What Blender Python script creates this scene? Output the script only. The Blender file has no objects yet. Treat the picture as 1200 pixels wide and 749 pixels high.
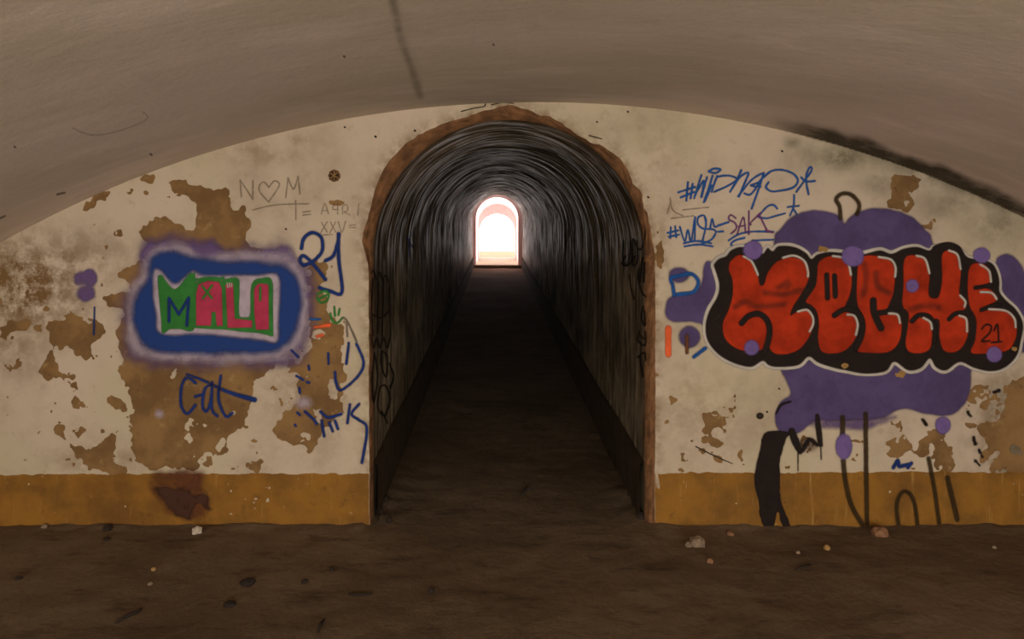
import bpy, bmesh, math, random
import numpy as np
from mathutils import Vector, noise as mnoise

random.seed(7)
C = bpy.context.scene.collection
scene = bpy.context.scene

# ------------------------------------------------------------------ camera
S, D, CAMZ, CX, CY = 230.0, 3.75, 1.6, 580.0, 248.0     # px per metre on the end wall, its distance, eye height, principal point
FPX = S * D
cam_d = bpy.data.cameras.new('camera'); cam = bpy.data.objects.new('camera', cam_d); C.objects.link(cam)
cam.location = (0, 0, CAMZ); cam.rotation_euler = (math.pi / 2, 0, 0)
cam_d.sensor_width = 36; cam_d.lens = FPX / 1200 * 36
cam_d.shift_x = (600 - CX) / 1200; cam_d.shift_y = -(374.5 - CY) / 1200
cam_d.clip_start = 0.02; cam_d.clip_end = 200
scene.camera = cam

# ------------------------------------------------------------------ light
EXPO = -0.1
scene.view_settings.view_transform = 'Standard'; scene.view_settings.look = 'None'
scene.view_settings.gamma = 1; scene.view_settings.use_curve_mapping = False
scene.view_settings.exposure = EXPO
scene.cycles.transparent_max_bounces = 24
w = bpy.data.worlds.new('world'); scene.world = w; w.use_nodes = True
bg = w.node_tree.nodes['Background']
bg.inputs['Color'].default_value = (1.0, 0.97, 0.93, 1); bg.inputs['Strength'].default_value = 7.8

def portal(name, loc, rot, sx, sy):
    d = bpy.data.lights.new(name, 'AREA'); d.shape = 'RECTANGLE'; d.size = sx; d.size_y = sy
    d.cycles.is_portal = True
    o = bpy.data.objects.new(name, d); C.objects.link(o); o.location = loc; o.rotation_euler = rot
YR = -3.2                                               # the room's open end behind the camera
portal('daylight_room_mouth_offscreen', (0.2, YR - .02, 1.05), (math.pi / 2, 0, 0), 6.7, 2.3)
portal('daylight_tunnel_exit', (0.06, 21.12, 0.95), (-math.pi / 2, 0, 0), 1.5, 2.1)

# ------------------------------------------------------------------ helpers
def lin(r, g, b, k=1.0):
    f = lambda c: ((c / 255 + .055) / 1.055) ** 2.4 if c > 10 else c / 255 / 12.92
    return tuple(min(.95, f(c) * k) for c in (r, g, b)) + (1,)

def link(o, parent=None, label=None, cat=None, kind=None, group=None):
    C.objects.link(o)
    if parent: o.parent = parent
    if label: o['label'] = label
    if cat: o['category'] = cat
    if kind: o['kind'] = kind
    if group: o['group'] = group
    return o

def mesh_obj(name, verts, faces, mat, parent=None, smooth=False, **kw):
    m = bpy.data.meshes.new(name); m.from_pydata([tuple(map(float, v)) for v in verts], [], faces)
    m.materials.append(mat)
    if smooth: m.shade_smooth()
    return link(bpy.data.objects.new(name, m), parent, **kw)

def set_attr(o, name, vals):
    a = o.data.attributes.new(name, 'FLOAT', 'POINT'); a.data.foreach_set('value', np.asarray(vals, np.float32))

class NT:
    def __init__(s, name):
        s.m = bpy.data.materials.new(name); s.m.use_nodes = True; s.t = s.m.node_tree; s.n = s.t.nodes
        s.b = s.n['Principled BSDF']; s.out = s.n['Material Output']
    def add(s, ty, **kw):
        n = s.n.new(ty)
        for k, v in kw.items(): setattr(n, k, v)
        return n
    def val(s, sock, v):
        if hasattr(v, 'is_output'): s.t.links.new(v, sock)
        else: sock.default_value = v
    def pos(s, sc=(1, 1, 1)):
        g = s.add('ShaderNodeNewGeometry'); mp = s.add('ShaderNodeMapping'); mp.inputs['Scale'].default_value = sc
        s.t.links.new(g.outputs['Position'], mp.inputs['Vector']); return mp.outputs[0]
    def noise(s, scale, detail=4, rough=.55, vec=None, dist=0):
        n = s.add('ShaderNodeTexNoise'); n.inputs['Scale'].default_value = scale; n.inputs['Detail'].default_value = detail
        n.inputs['Roughness'].default_value = rough; n.inputs['Distortion'].default_value = dist
        s.t.links.new(vec if vec is not None else s.pos(), n.inputs['Vector']); return n.outputs['Fac']
    def ramp(s, x, a, b, va=0.0, vb=1.0):
        n = s.add('ShaderNodeMapRange'); n.interpolation_type = 'SMOOTHSTEP'
        for k, v in zip(('From Min', 'From Max', 'To Min', 'To Max'), (a, b, va, vb)): n.inputs[k].default_value = v
        s.val(n.inputs['Value'], x); return n.outputs[0]
    def math(s, op, a, b=0.0):
        n = s.add('ShaderNodeMath', operation=op); s.val(n.inputs[0], a); s.val(n.inputs[1], b); return n.outputs[0]
    def mix(s, f, a, b, bt='MIX'):
        n = s.add('ShaderNodeMix', data_type='RGBA', blend_type=bt)
        s.val(n.inputs[0], f); s.val(n.inputs[6], a); s.val(n.inputs[7], b); return n.outputs[2]
    def attr(s, name):
        return s.add('ShaderNodeAttribute', attribute_name=name).outputs['Fac']
    def bump(s, h, strength=.3, dist=.01):
        n = s.add('ShaderNodeBump'); n.inputs['Strength'].default_value = strength; n.inputs['Distance'].default_value = dist
        s.t.links.new(h, n.inputs['Height']); s.t.links.new(n.outputs[0], s.b.inputs['Normal'])
    def done(s, col, rough=.8, spec=.3):
        s.val(s.b.inputs['Base Color'], col); s.val(s.b.inputs['Roughness'], rough); s.b.inputs['Specular IOR Level'].default_value = spec
        return s.m

K = 1.45                                                 # observed colour -> albedo
KC = 2.85; KF = 1.95; KT = 1.9

def m_coat():
    t = NT('whitewashed_plaster')
    c = t.mix(t.ramp(t.noise(1.1, 3), .35, .65), lin(170, 152, 131, K), lin(162, 147, 120, K))
    c = t.mix(t.ramp(t.noise(3.3, 6, .6), .42, .75, 0, .55), c, lin(130, 112, 92, K))
    c = t.mix(t.ramp(t.noise(16, 5, .65), .55, .8, 0, .35), c, lin(110, 88, 62, K))
    st = t.math('MULTIPLY', t.attr('stain'), t.ramp(t.noise(11, 6, .7), .35, .62))
    c = t.mix(st, c, lin(98, 72, 40, K))
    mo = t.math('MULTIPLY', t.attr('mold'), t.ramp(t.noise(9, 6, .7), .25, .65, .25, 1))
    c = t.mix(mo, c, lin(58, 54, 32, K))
    t.bump(t.noise(22, 8, .65), .35, .012)
    return t.done(c, .85)

def m_render():
    t = NT('exposed_brown_render')
    c = t.mix(t.ramp(t.noise(5, 5, .6), .35, .65), lin(122, 92, 55, K), lin(98, 72, 42, K))
    c = t.mix(t.ramp(t.noise(13, 6, .7), .58, .72, 0, .7), c, lin(142, 114, 74, K))
    c = t.mix(t.ramp(t.noise(19, 6, .7), .6, .74, 0, .6), c, lin(56, 36, 24, K))
    t.bump(t.noise(45, 8, .7), .6, .012)
    return t.done(c, .9, .2)

def m_dado():
    t = NT('ochre_dado_paint')
    streak = t.noise(1, 5, .65, t.pos((38, 38, 3)))
    c = t.mix(t.ramp(t.noise(4, 5, .6), .35, .68), lin(124, 84, 28, K), lin(98, 66, 24, K))
    c = t.mix(t.ramp(t.noise(2.2, 6, .65), .5, .7, 0, .6), c, lin(84, 54, 22, K))
    c = t.mix(t.ramp(streak, .58, .76, 0, .55), c, lin(152, 116, 62, K))
    c = t.mix(t.ramp(t.noise(12, 6, .7), .58, .72, 0, .7), c, lin(72, 48, 22, K))
    c = t.mix(t.ramp(t.noise(17, 6, .7), .64, .74, 0, .6), c, lin(150, 124, 82, K))
    t.bump(t.noise(28, 6, .65), .4, .01)
    return t.done(c, .8, .2)

def m_plain(name, col, var=.25, rough=.7, scale=18, bump=.25, k=K, spec=.3):
    t = NT(name)
    c = lin(*col, k); d = tuple(x * (1 - var) for x in c[:3]) + (1,)
    cc = t.mix(t.ramp(t.noise(scale, 5, .65), .3, .7), c, d)
    t.bump(t.noise(scale * 2, 6, .65), bump, .008)
    return t.done(cc, rough, spec)

def m_paint(name, col, var=.25, scale=12, op=1.0, k=None, cover=.12):
    t = NT(name)
    c = lin(*col, k or K); d = tuple(x * (1 - var) for x in c[:3]) + (1,)
    cc = t.mix(t.ramp(t.noise(scale, 5, .65), .32, .68), c, d)
    al = t.math('MULTIPLY', t.attr('a'), t.ramp(t.noise(scale * 3, 6, .7), .25, .5, op * (1 - cover), op))
    t.val(t.b.inputs['Alpha'], al)
    t.bump(t.noise(22, 8, .65), .3, .012)
    return t.done(cc, .85, .12)

def m_soft(name, col, k=K, nscale=14, lo=.55):
    t = NT(name)
    c = lin(*col, k); a = t.attr('a')
    n = t.noise(nscale, 6, .65)
    al = t.math('MULTIPLY', a, t.ramp(n, .25, .6, lo, 1.1))
    al = t.math('MINIMUM', al, 1.0)
    t.val(t.b.inputs['Alpha'], al)
    return t.done(c, .8, .2)

def m_ceiling():
    t = NT('grey_brown_vault_plaster')
    st = t.noise(1.0, 6, .6, t.pos((1.5, 4.5, 1.5)))
    c = t.mix(t.ramp(t.noise(.8, 4), .35, .65), lin(131, 119, 108, KC), lin(123, 113, 98, KC))
    c = t.mix(t.ramp(st, .45, .75, 0, .5), c, lin(146, 134, 122, KC))
    c = t.mix(t.ramp(t.noise(6, 6, .7), .55, .8, 0, .35), c, lin(102, 88, 72, KC))
    t.bump(t.noise(1, 7, .65, t.pos((14, 22, 14))), .22, .01)
    return t.done(c, .85)

def m_floor():
    t = NT('trodden_dirt')
    c = t.mix(t.ramp(t.noise(1.3, 6, .6), .3, .7), lin(88, 73, 56, KF), lin(73, 60, 45, KF))
    c = t.mix(t.ramp(t.noise(5, 7, .7, t.pos((.6, 1.6, 1))), .52, .7, 0, .65), c, lin(46, 35, 26, KF))
    c = t.mix(t.ramp(t.noise(14, 7, .7, t.pos((.8, 1.5, 1))), .56, .7, 0, .45), c, lin(48, 37, 27, KF))
    c = t.mix(t.ramp(t.noise(60, 4, .7), .62, .8, 0, .35), c, lin(112, 90, 68, KF))
    t.bump(t.noise(26, 9, .68), .65, .012)
    return t.done(c, .95, .1)

def m_tunnel():
    t = NT('sooty_tunnel_plaster')
    sep = t.add('ShaderNodeSeparateXYZ'); t.t.links.new(t.pos(), sep.inputs[0])
    def vec(sa, sy):
        cb = t.add('ShaderNodeCombineXYZ'); t.val(cb.inputs[0], t.math('MULTIPLY', t.attr('arc'), sa)); t.val(cb.inputs[1], t.math('MULTIPLY', sep.outputs[1], sy)); return cb.outputs[0]
    s1 = t.noise(1, 7, .62, vec(2.6, 8)); s2 = t.noise(1, 5, .6, vec(6, 24)); s3 = t.noise(1, 4, .55, vec(.9, .55))
    s4 = t.noise(1, 4, .5, vec(2.0, 15))
    c = t.mix(t.ramp(s1, .36, .6), lin(96, 84, 64, KT), lin(138, 123, 99, KT))
    c = t.mix(t.ramp(s3, .42, .6, 0, .75), c, lin(74, 60, 42, KT))
    soot = t.ramp(t.noise(1, 6, .65, vec(1.1, .8)), .38, .62, .25, .95)      # sooty blotches
    c = t.mix(soot, c, lin(54, 46, 34, 2.2))
    c = t.mix(t.ramp(s4, .56, .66, 0, .5), c, lin(150, 134, 112, KT))
    c = t.mix(t.ramp(s2, .58, .7, 0, .5), c, lin(30, 25, 20, KT))
    c = t.mix(t.ramp(t.noise(1, 6, .68, vec(2.6, 13)), .5, .4, 0, .6), c, lin(30, 26, 21, 1.6))
    h = t.math('ADD', s1, t.math('MULTIPLY', s2, .4))
    t.bump(h, .3, .02)
    s5 = t.noise(1, 6, .62, vec(2.6, 13))
    polish = t.ramp(s5, .46, .58, .02, 1)
    m = t.done(c, t.ramp(polish, 0, 1, .8, .42), .1)
    t.val(t.b.inputs['Specular IOR Level'], t.math('MULTIPLY', polish, .2))
    return m

M = dict(coat=m_coat(), render=m_render(), dado=m_dado(), ceil=m_ceiling(), floor=m_floor(), tunnel=m_tunnel())
M['rim'] = m_plain('crumbling_brown_mortar', (112, 76, 46), .55, .9, 14, .8)
M['tdado'] = m_plain('dark_tunnel_dado', (60, 49, 37), .35, .95, 8, .4, 1.7, .05)  # darker brown than the ochre dado on the end wall
M['pink'] = m_plain('pale_pink_plaster', (184, 146, 142), .12, .8, 6)
M['sill'] = m_plain('worn_stone_sill', (110, 92, 74), .3, .85, 10)
M['black'] = m_paint('black_spray_paint', (32, 24, 20), .2)
M['olive'] = m_paint('thin_dark_olive_paint', (62, 46, 24), .3, 12, .85, 1.1)
M['red'] = m_paint('brick_red_spray_paint', (158, 44, 17), .42, 7)
M['white'] = m_paint('white_spray_paint', (168, 158, 144), .22)
M['purple'] = m_paint('purple_spray_paint', (74, 60, 92), .28, 6)
M['lilac'] = m_paint('lilac_spray_paint', (98, 78, 122), .22)
M['blue'] = m_paint('blue_marker', (28, 72, 126), .3, 20, .92)
M['navy'] = m_paint('navy_spray_paint', (26, 44, 92), .22)
M['violet'] = m_paint('violet_marker', (96, 48, 92), .3, 20, .9)
M['green'] = m_paint('green_spray_paint', (46, 104, 44), .22)
M['crimson'] = m_paint('crimson_spray_paint', (156, 48, 70), .22)
M['orange'] = m_paint('orange_spray_paint', (196, 84, 44), .22)
M['pencil'] = m_paint('pencil_scratch', (116, 98, 78), .3, 12, .6)
M['graph'] = m_paint('grey_graphite', (84, 72, 60), .3, 12, .6)
M['brown'] = m_paint('brown_spray_paint', (92, 56, 34))
M['faint'] = m_paint('faint_scratch', (70, 60, 50), .2, 12, .35)
M['chip'] = m_plain('ochre_chip', (138, 104, 56), .4, .9)
M['dark'] = m_plain('dark_cavity', (44, 34, 24), .4, .95)
M['s_purple'] = m_soft('purple_mist', (84, 64, 98), lo=.5, nscale=10)
M['s_white'] = m_soft('white_mist', (164, 148, 154), lo=.5, nscale=9)
M['s_blue'] = m_soft('blue_spray', (26, 48, 98), nscale=30, lo=.88)
M['s_mold'] = m_soft('dark_mould', (62, 54, 38), nscale=9)
M['s_rust'] = m_soft('rusty_scorch', (84, 46, 26), nscale=14, lo=.3)
M['s_burn'] = m_soft('rusty_black_burn', (58, 34, 22), nscale=20)

# ---- 2-D fields in wall pixels (1/230 m)
_lat = {}
def vnoise(x, y, seed):
    L = _lat.setdefault(seed, np.random.RandomState(seed).rand(128, 128))
    xi = np.floor(x).astype(int); yi = np.floor(y).astype(int); fx = x - xi; fy = y - yi
    fx = fx * fx * (3 - 2 * fx); fy = fy * fy * (3 - 2 * fy)
    g = lambda a, b: L[(yi + b) % 128, (xi + a) % 128]
    return (g(0, 0) * (1 - fx) + g(1, 0) * fx) * (1 - fy) + (g(0, 1) * (1 - fx) + g(1, 1) * fx) * fy
def fbm(x, y, sc, seed, octv=4):
    r = 0; a = .5; tot = 0
    for k in range(octv):
        r = r + a * vnoise(x / sc + 17.3 * k, y / sc + 9.1 * k, seed + k); tot += a; a *= .5; sc *= .5
    return r / tot

def cr(pts, closed=False, n=6):
    P = [np.array(p, float) for p in pts]
    if len(P) < 3: return np.array(P)
    out = []; m = len(P)
    for i in range(m if closed else m - 1):
        p0 = P[(i - 1) % m] if closed or i > 0 else P[0]; p1 = P[i]; p2 = P[(i + 1) % m]
        p3 = P[(i + 2) % m] if closed or i + 2 < m else P[-1]
        for k in range(n):
            t = k / n
            out.append(.5 * (2 * p1 + (p2 - p0) * t + (2 * p0 - 5 * p1 + 4 * p2 - p3) * t * t + (3 * p1 - p0 - 3 * p2 + p3) * t ** 3))
    if not closed: out.append(P[-1])
    return np.array(out)

def T(ox, oy, s, pts):                                  # enlarged-view coordinates -> wall pixels
    return [(ox + p[0] / s, oy + p[1] / s) + tuple(p[2:]) for p in pts]

class Field:
    def __init__(s, x0, y0, x1, y1, step):
        s.step = step; s.x0 = math.floor(x0 / step) * step; s.y0 = math.floor(y0 / step) * step
        s.nx = int(math.ceil((x1 - s.x0) / step)); s.ny = int(math.ceil((y1 - s.y0) / step))
        s.xs = s.x0 + np.arange(s.nx + 1) * step; s.ys = s.y0 + np.arange(s.ny + 1) * step
        s.X, s.Y = np.meshgrid(s.xs, s.ys); s.F = np.full(s.X.shape, 40.0)
    def win(s, a, b, c, d, m):
        i0 = max(0, int((a - m - s.x0) / s.step)); i1 = min(s.nx + 1, int((c + m - s.x0) / s.step) + 2)
        j0 = max(0, int((b - m - s.y0) / s.step)); j1 = min(s.ny + 1, int((d + m - s.y0) / s.step) + 2)
        return (slice(j0, max(j1, j0)), slice(i0, max(i1, i0)))
    def stroke(s, pts, wd, smooth=True, m=12):
        P = cr(pts) if smooth else np.array(pts, float)
        for a, b in zip(P[:-1], P[1:]):
            W = s.win(min(a[0], b[0]), min(a[1], b[1]), max(a[0], b[0]), max(a[1], b[1]), m + wd)
            X, Y = s.X[W], s.Y[W]
            if X.size == 0: continue
            d = b[:2] - a[:2]; L = max(float(d @ d), 1e-9)
            t = np.clip(((X - a[0]) * d[0] + (Y - a[1]) * d[1]) / L, 0, 1)
            r = wd / 2
            if len(a) > 2: r = (a[2] + (b[2] - a[2]) * t) / 2
            s.F[W] = np.minimum(s.F[W], np.hypot(X - a[0] - d[0] * t, Y - a[1] - d[1] * t) - r)
        return s
    def strokes(s, L, wd, tf=None, smooth=True):
        for p in L: s.stroke(T(*tf, p) if tf else p, wd, smooth)
        return s
    def polyf(s, pts, smooth=True, m=14):
        P = cr(pts, True, 5) if smooth else np.array(pts, float)
        W = s.win(P[:, 0].min(), P[:, 1].min(), P[:, 0].max(), P[:, 1].max(), m)
        X, Y = s.X[W], s.Y[W]; d2 = np.full(X.shape, 1e9); ins = np.zeros(X.shape, bool)
        Q = np.roll(P, -1, 0)
        for a, b in zip(P, Q):
            d = b - a; L = max(float(d @ d), 1e-9)
            t = np.clip(((X - a[0]) * d[0] + (Y - a[1]) * d[1]) / L, 0, 1)
            d2 = np.minimum(d2, (X - a[0] - d[0] * t) ** 2 + (Y - a[1] - d[1] * t) ** 2)
            if a[1] != b[1]:
                ins ^= ((a[1] > Y) != (b[1] > Y)) & (X < (b[0] - a[0]) * (Y - a[1]) / (b[1] - a[1]) + a[0])
        return W, np.where(ins, -1, 1) * np.sqrt(d2)
    def poly(s, pts, smooth=True, m=14):
        W, f = s.polyf(pts, smooth, m); s.F[W] = np.minimum(s.F[W], f); return s
    def ell(s, cx, cy, rx, ry=None):
        ry = ry or rx; W = s.win(cx - rx, cy - ry, cx + rx, cy + ry, 14)
        q = np.hypot((s.X[W] - cx) / rx, (s.Y[W] - cy) / ry); s.F[W] = np.minimum(s.F[W], (q - 1) * min(rx, ry)); return s
    def cut(s, G): s.F = np.maximum(s.F, -G.F); return s
    def like(s): return Field(s.x0, s.y0, s.xs[-1], s.ys[-1], s.step)
    def rough(s, amp, sc, seed, octv=4):
        s.F = s.F + (fbm(s.X, s.Y, sc, seed, octv) - .5) * 2 * amp; return s

def march(f):
    F = f.F; ins = F < 0; ny, nx = f.ny, f.nx
    cnt = ins[:-1, :-1].astype(int) + ins[1:, :-1] + ins[1:, 1:] + ins[:-1, 1:]
    idx = np.full(F.shape, -1); used = np.zeros(F.shape, bool)
    used[ins] = True
    has = cnt > 0; near = np.zeros(F.shape, bool)
    near[:-1, :-1] |= has; near[1:, :-1] |= has; near[1:, 1:] |= has; near[:-1, 1:] |= has
    used &= near
    jj, ii = np.nonzero(used); idx[jj, ii] = np.arange(len(jj))
    verts = np.stack([f.xs[ii], f.ys[jj]], 1)
    fj, fi = np.nonzero(cnt == 4)
    faces = np.stack([idx[fj, fi], idx[fj + 1, fi], idx[fj + 1, fi + 1], idx[fj, fi + 1]], 1).tolist()
    ext = []; ed = {}; n0 = len(verts); contour = []
    def cross(a, b):
        k = (a, b) if a < b else (b, a)
        if k not in ed:
            fa, fb = F[a], F[b]; t = min(.999, max(.001, fa / (fa - fb)))
            ed[k] = n0 + len(ext)
            ext.append((f.xs[a[1]] + (f.xs[b[1]] - f.xs[a[1]]) * t, f.ys[a[0]] + (f.ys[b[0]] - f.ys[a[0]]) * t))
        return ed[k]
    for j, i in zip(*np.nonzero((cnt > 0) & (cnt < 4))):
        cs = [(j, i), (j + 1, i), (j + 1, i + 1), (j, i + 1)]; poly = []; last = None; first = None
        for k in range(4):
            a, b = cs[k], cs[(k + 1) % 4]
            if ins[a]: poly.append(int(idx[a]))
            if ins[a] != ins[b]:
                c = cross(a, b); poly.append(c)
                if ins[a]: last = c                     # leaving
                else:
                    if last is not None: contour.append((last, c)); last = None
                    else: first = c
        if last is not None and first is not None: contour.append((last, first))
        if len(poly) >= 3: faces.append(poly)
    vals = np.concatenate([F[jj, ii], np.zeros(len(ext))])
    if ext: verts = np.vstack([verts, np.array(ext)])
    return verts, faces, contour, vals

def undul(X, Z): return .006 * np.sin(1.9 * X + .7) * np.cos(2.3 * Z + .4) + .003 * np.sin(5.1 * X + 2.2 * Z)
def on_wall(v, d):
    X = (v[:, 0] - CX) / S; Z = CAMZ - (v[:, 1] - CY) / S
    return np.stack([X, D - d - undul(X, Z), Z], 1)
VAX, VAY, VR = 628.0, 120.0, 1280.0                      # vault section: apex and radius in wall pixels
VXC, VZC, VRM = (VAX - CX) / S, CAMZ - (VAY + VR - CY) / S, VR / S
def on_vault(v, d):
    dx = (v[:, 0] - CX) / FPX; dz = -(v[:, 1] - CY) / FPX; R = VRM - d
    a = dx * dx + dz * dz; b = -dx * VXC + dz * (CAMZ - VZC); c = VXC ** 2 + (CAMZ - VZC) ** 2 - R * R
    t = (-b + np.sqrt(b * b - a * c)) / a; t = np.minimum(t, D)
    return np.stack([dx * t, t, CAMZ + dz * t], 1)
TXL, TXR, TSZ = (436 - CX) / S, (757 - CX) / S, CAMZ - (300 - CY) / S      # tunnel side walls, springing height
def on_side(xw):
    def f(v, d):
        x = xw + d * (1 if xw < 0 else -1); t = x * FPX / (v[:, 0] - CX)
        return np.stack([np.full(len(t), x), t, CAMZ - (v[:, 1] - CY) / FPX * t], 1)
    return f

def layer(name, f, mat, d, parent, label=None, to=on_wall, skirt=0, edge=.9, **kw):
    paint = 'a' in [n.attribute_name for n in mat.node_tree.nodes if n.type == 'ATTRIBUTE']
    if paint: f.F = f.F - edge
    v, fa, ct, vals = march(f)
    if paint: f.F = f.F + edge
    W = to(v, d)
    if skirt:
        ids = sorted({i for e in ct for i in e}); mp = {i: len(W) + k for k, i in enumerate(ids)}
        back = to(v[ids], d - skirt); W = np.vstack([W, back])
        fa = fa + [[b, a, mp[a], mp[b]] for a, b in ct]
    o = mesh_obj(name, W, fa, mat, parent, label=label, **kw)
    if paint: set_attr(o, 'a', 1 - sstep(vals + edge, -edge, edge))
    return o

def soft(name, f, A, mat, d, parent, label=None, to=on_wall):
    A = np.clip(A, 0, 1); mx = np.maximum.reduce([A[:-1, :-1], A[1:, :-1], A[1:, 1:], A[:-1, 1:]])
    cj, ci = np.nonzero(mx > .03); idx = np.full(A.shape, -1); near = np.zeros(A.shape, bool)
    for a, b in ((0, 0), (1, 0), (1, 1), (0, 1)): near[cj + a, ci + b] = True
    jj, ii = np.nonzero(near); idx[jj, ii] = np.arange(len(jj))
    v = np.stack([f.xs[ii], f.ys[jj]], 1)
    fa = np.stack([idx[cj, ci], idx[cj + 1, ci], idx[cj + 1, ci + 1], idx[cj, ci + 1]], 1).tolist()
    o = mesh_obj(name, to(v, d), fa, mat, parent, label=label); set_attr(o, 'a', A[jj, ii]); return o
def sstep(x, a, b):
    t = np.clip((x - a) / (b - a), 0, 1); return t * t * (3 - 2 * t)

def vault_y(x): return VAY + VR - np.sqrt(np.maximum(VR ** 2 - (x - VAX) ** 2, 1))

# ------------------------------------------------------------------ tunnel mouth curves (wall pixels)
RIM_OUT = [(433, 640), (433, 560), (432.5, 480), (432.5, 400), (432, 320), (428, 296), (424.5, 280), (432, 254), (442.5, 215), (459, 185), (486, 161), (525, 143),
           (546, 136), (566, 130), (582, 126), (600, 124.5), (614, 127), (628, 132), (648, 138.5), (669, 153), (690, 166), (714, 177.5), (732, 194), (744, 218), (753, 230),
           (755, 245), (762, 266), (766, 290), (768, 340), (768, 420), (768, 500), (767, 560), (767, 640)]
def rim_in(n):
    pts = []; L0 = 340; A = math.pi * 160.5; tot = L0 * 2 + A
    for k in range(n):
        q = tot * k / (n - 1)
        if q < L0: pts.append((436, 640 - q))
        elif q < L0 + A:
            a = math.pi * (q - L0) / A; pts.append((596.5 - 160.5 * math.cos(a), 300 - 160.5 * math.sin(a)))
        else: pts.append((757, 300 + (q - L0 - A)))
    return np.array(pts)
def resample(P, n):
    d = np.concatenate([[0], np.cumsum(np.hypot(*np.diff(P, axis=0).T))]); q = np.linspace(0, d[-1], n)
    return np.stack([np.interp(q, d, P[:, 0]), np.interp(q, d, P[:, 1])], 1)
NR = 220
rim_o = resample(cr(RIM_OUT), NR); rim_i = rim_in(NR)
for k in range(NR):
    if 2 < k < NR - 3:
        a = fbm(np.array([rim_o[k, 0]]), np.array([rim_o[k, 1]]), 9, 50)[0] - .5
        nn = rim_o[min(k + 1, NR - 1)] - rim_o[max(k - 1, 0)]; nn = np.array([-nn[1], nn[0]]) / (np.hypot(*nn) + 1e-6)
        amp = 7 if 180 > rim_o[k, 1] or rim_o[k, 0] > 600 and rim_o[k, 1] < 290 else 1.6
        rim_o[k] += nn * a * amp

# ------------------------------------------------------------------ end wall: brown render under a coat of whitewash
XL, XR = VAX - 760, VAX + 760
f = Field(XL - 6, 90, XR + 6, 650, 4)
fo = f.like(); fo.poly(rim_o, False, m=40)
f.F = np.maximum.reduce([vault_y(f.X) - 8 - f.Y, f.Y - 640, -fo.F])
wall = layer('wall_back', f, M['render'], 0, None, 'peeling whitewashed end wall with graffiti, pierced by the arched tunnel mouth', skirt=.08, kind='structure')

PEEL = [
 [(202, 212), (217, 210), (230, 217), (247, 222), (265, 223), (274, 245), (287, 245), (293, 267), (288, 285), (320, 300), (340, 340), (350, 400), (330, 425), (299, 446), (288, 489), (289, 503), (267, 512), (249, 529), (231, 539), (227, 550), (202, 551), (180, 548), (162, 544), (157, 529), (155, 493), (157, 464), (144, 446), (142, 424), (139, 407), (141, 366), (125, 362), (120, 347), (150, 340), (141, 323), (153, 313), (170, 303), (177, 287), (164, 275), (174, 262), (188, 256), (212, 263), (229, 267), (230, 243), (220, 233), (204, 228)],
 [(362, 312), (382, 305), (388, 317), (380, 339), (392, 370), (404, 385), (398, 418), (404, 440), (396, 452), (405, 476), (392, 490), (380, 508), (366, 528), (352, 520), (324, 514), (330, 488), (344, 476), (348, 456), (334, 434), (356, 420), (364, 390), (355, 350)],
 [(290, 545), (300, 540), (310, 542), (306, 554), (296, 553)],
 [(56, 384), (67, 375), (87, 366), (108, 374), (126, 390), (112, 402), (106, 420), (94, 417), (83, 404), (69, 408), (58, 401)],
 [(56, 413), (70, 424), (72, 438), (87, 443), (68, 441), (54, 444), (47, 438), (50, 428)],
 [(126, 468), (140, 466), (148, 480), (136, 478), (127, 482)], [(85, 470), (92, 469), (94, 478), (87, 477)],
 [(63, 503), (77, 496), (77, 511), (101, 525), (126, 514), (132, 505), (135, 520), (133, 540), (148, 547), (144, 558), (112, 552), (97, 541), (83, 534), (79, 521), (70, 512)],
 [(2, 381), (32, 377), (30, 386), (14, 392), (7, 399), (1, 393)],
 [(97, 245), (102, 233), (117, 225), (130, 225), (117, 237), (103, 247)],
 [(148, 224), (156, 224), (155, 231), (150, 231)], [(168, 224), (178, 223), (180, 227), (170, 228)], [(166, 206), (177, 205), (178, 213), (170, 214)],
 [(134, 271), (142, 270), (142, 276), (135, 276)], [(121, 286), (130, 288), (128, 298), (120, 304)], [(42, 454), (50, 453), (51, 459), (44, 459)],
 [(60, 484), (68, 488), (73, 496), (66, 493)], [(1, 500), (8, 498), (5, 510), (-4, 514)],
 [(1045.6, 205), (1064, 206), (1077, 216), (1072, 226), (1067, 231), (1067, 242), (1055, 248), (1041, 243), (1043, 232), (1045, 222)],
 [(784, 466), (791, 464), (793, 472), (787, 476)], [(785, 478), (791, 478), (790, 481), (786, 481)],
 [(823, 486), (833, 487), (845, 491), (847, 505), (836, 499), (829, 517), (822, 511), (829, 501)],
 [(795, 528), (804, 530), (801, 542), (796, 539)], [(797, 545), (802, 546), (800, 551), (796, 550)], [(833, 516), (845, 519), (844, 524), (834, 522)], [(833, 530), (846, 538), (840, 539)],
 [(865, 529), (869, 529), (871, 540), (866, 539)], [(876, 531), (884, 524), (884, 534), (878, 537)], [(849, 478), (859, 477), (857, 481), (850, 481)], [(921, 545), (928, 546), (926, 550), (920, 549)],
 [(1129, 470), (1136, 455), (1148, 451), (1161, 457), (1160, 468), (1154, 487), (1148, 479)],
 [(1038, 529), (1045, 515), (1060, 514), (1073, 529), (1060, 534), (1048, 537)],
 [(1077, 517), (1089, 505), (1110, 505), (1110, 520), (1116, 537), (1113, 556), (1102, 556), (1094, 540), (1092, 524), (1086, 535), (1077, 532)],
 [(1148, 499), (1171, 488), (1177, 452), (1196, 443), (1260, 440), (1280, 560), (1180, 562), (1160, 552), (1170, 530), (1150, 540), (1152, 515)],
 [(1130, 496), (1142, 497), (1140, 501), (1131, 500)], [(938, 517), (950, 512), (956, 522), (948, 530), (941, 526)], [(772, 276), (778, 283), (777, 304), (771, 310)],
 [(1083, 265), (1090, 257), (1095, 262), (1090, 272)], [(386, 236), (398, 237), (399, 239), (388, 239)],
]
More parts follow.
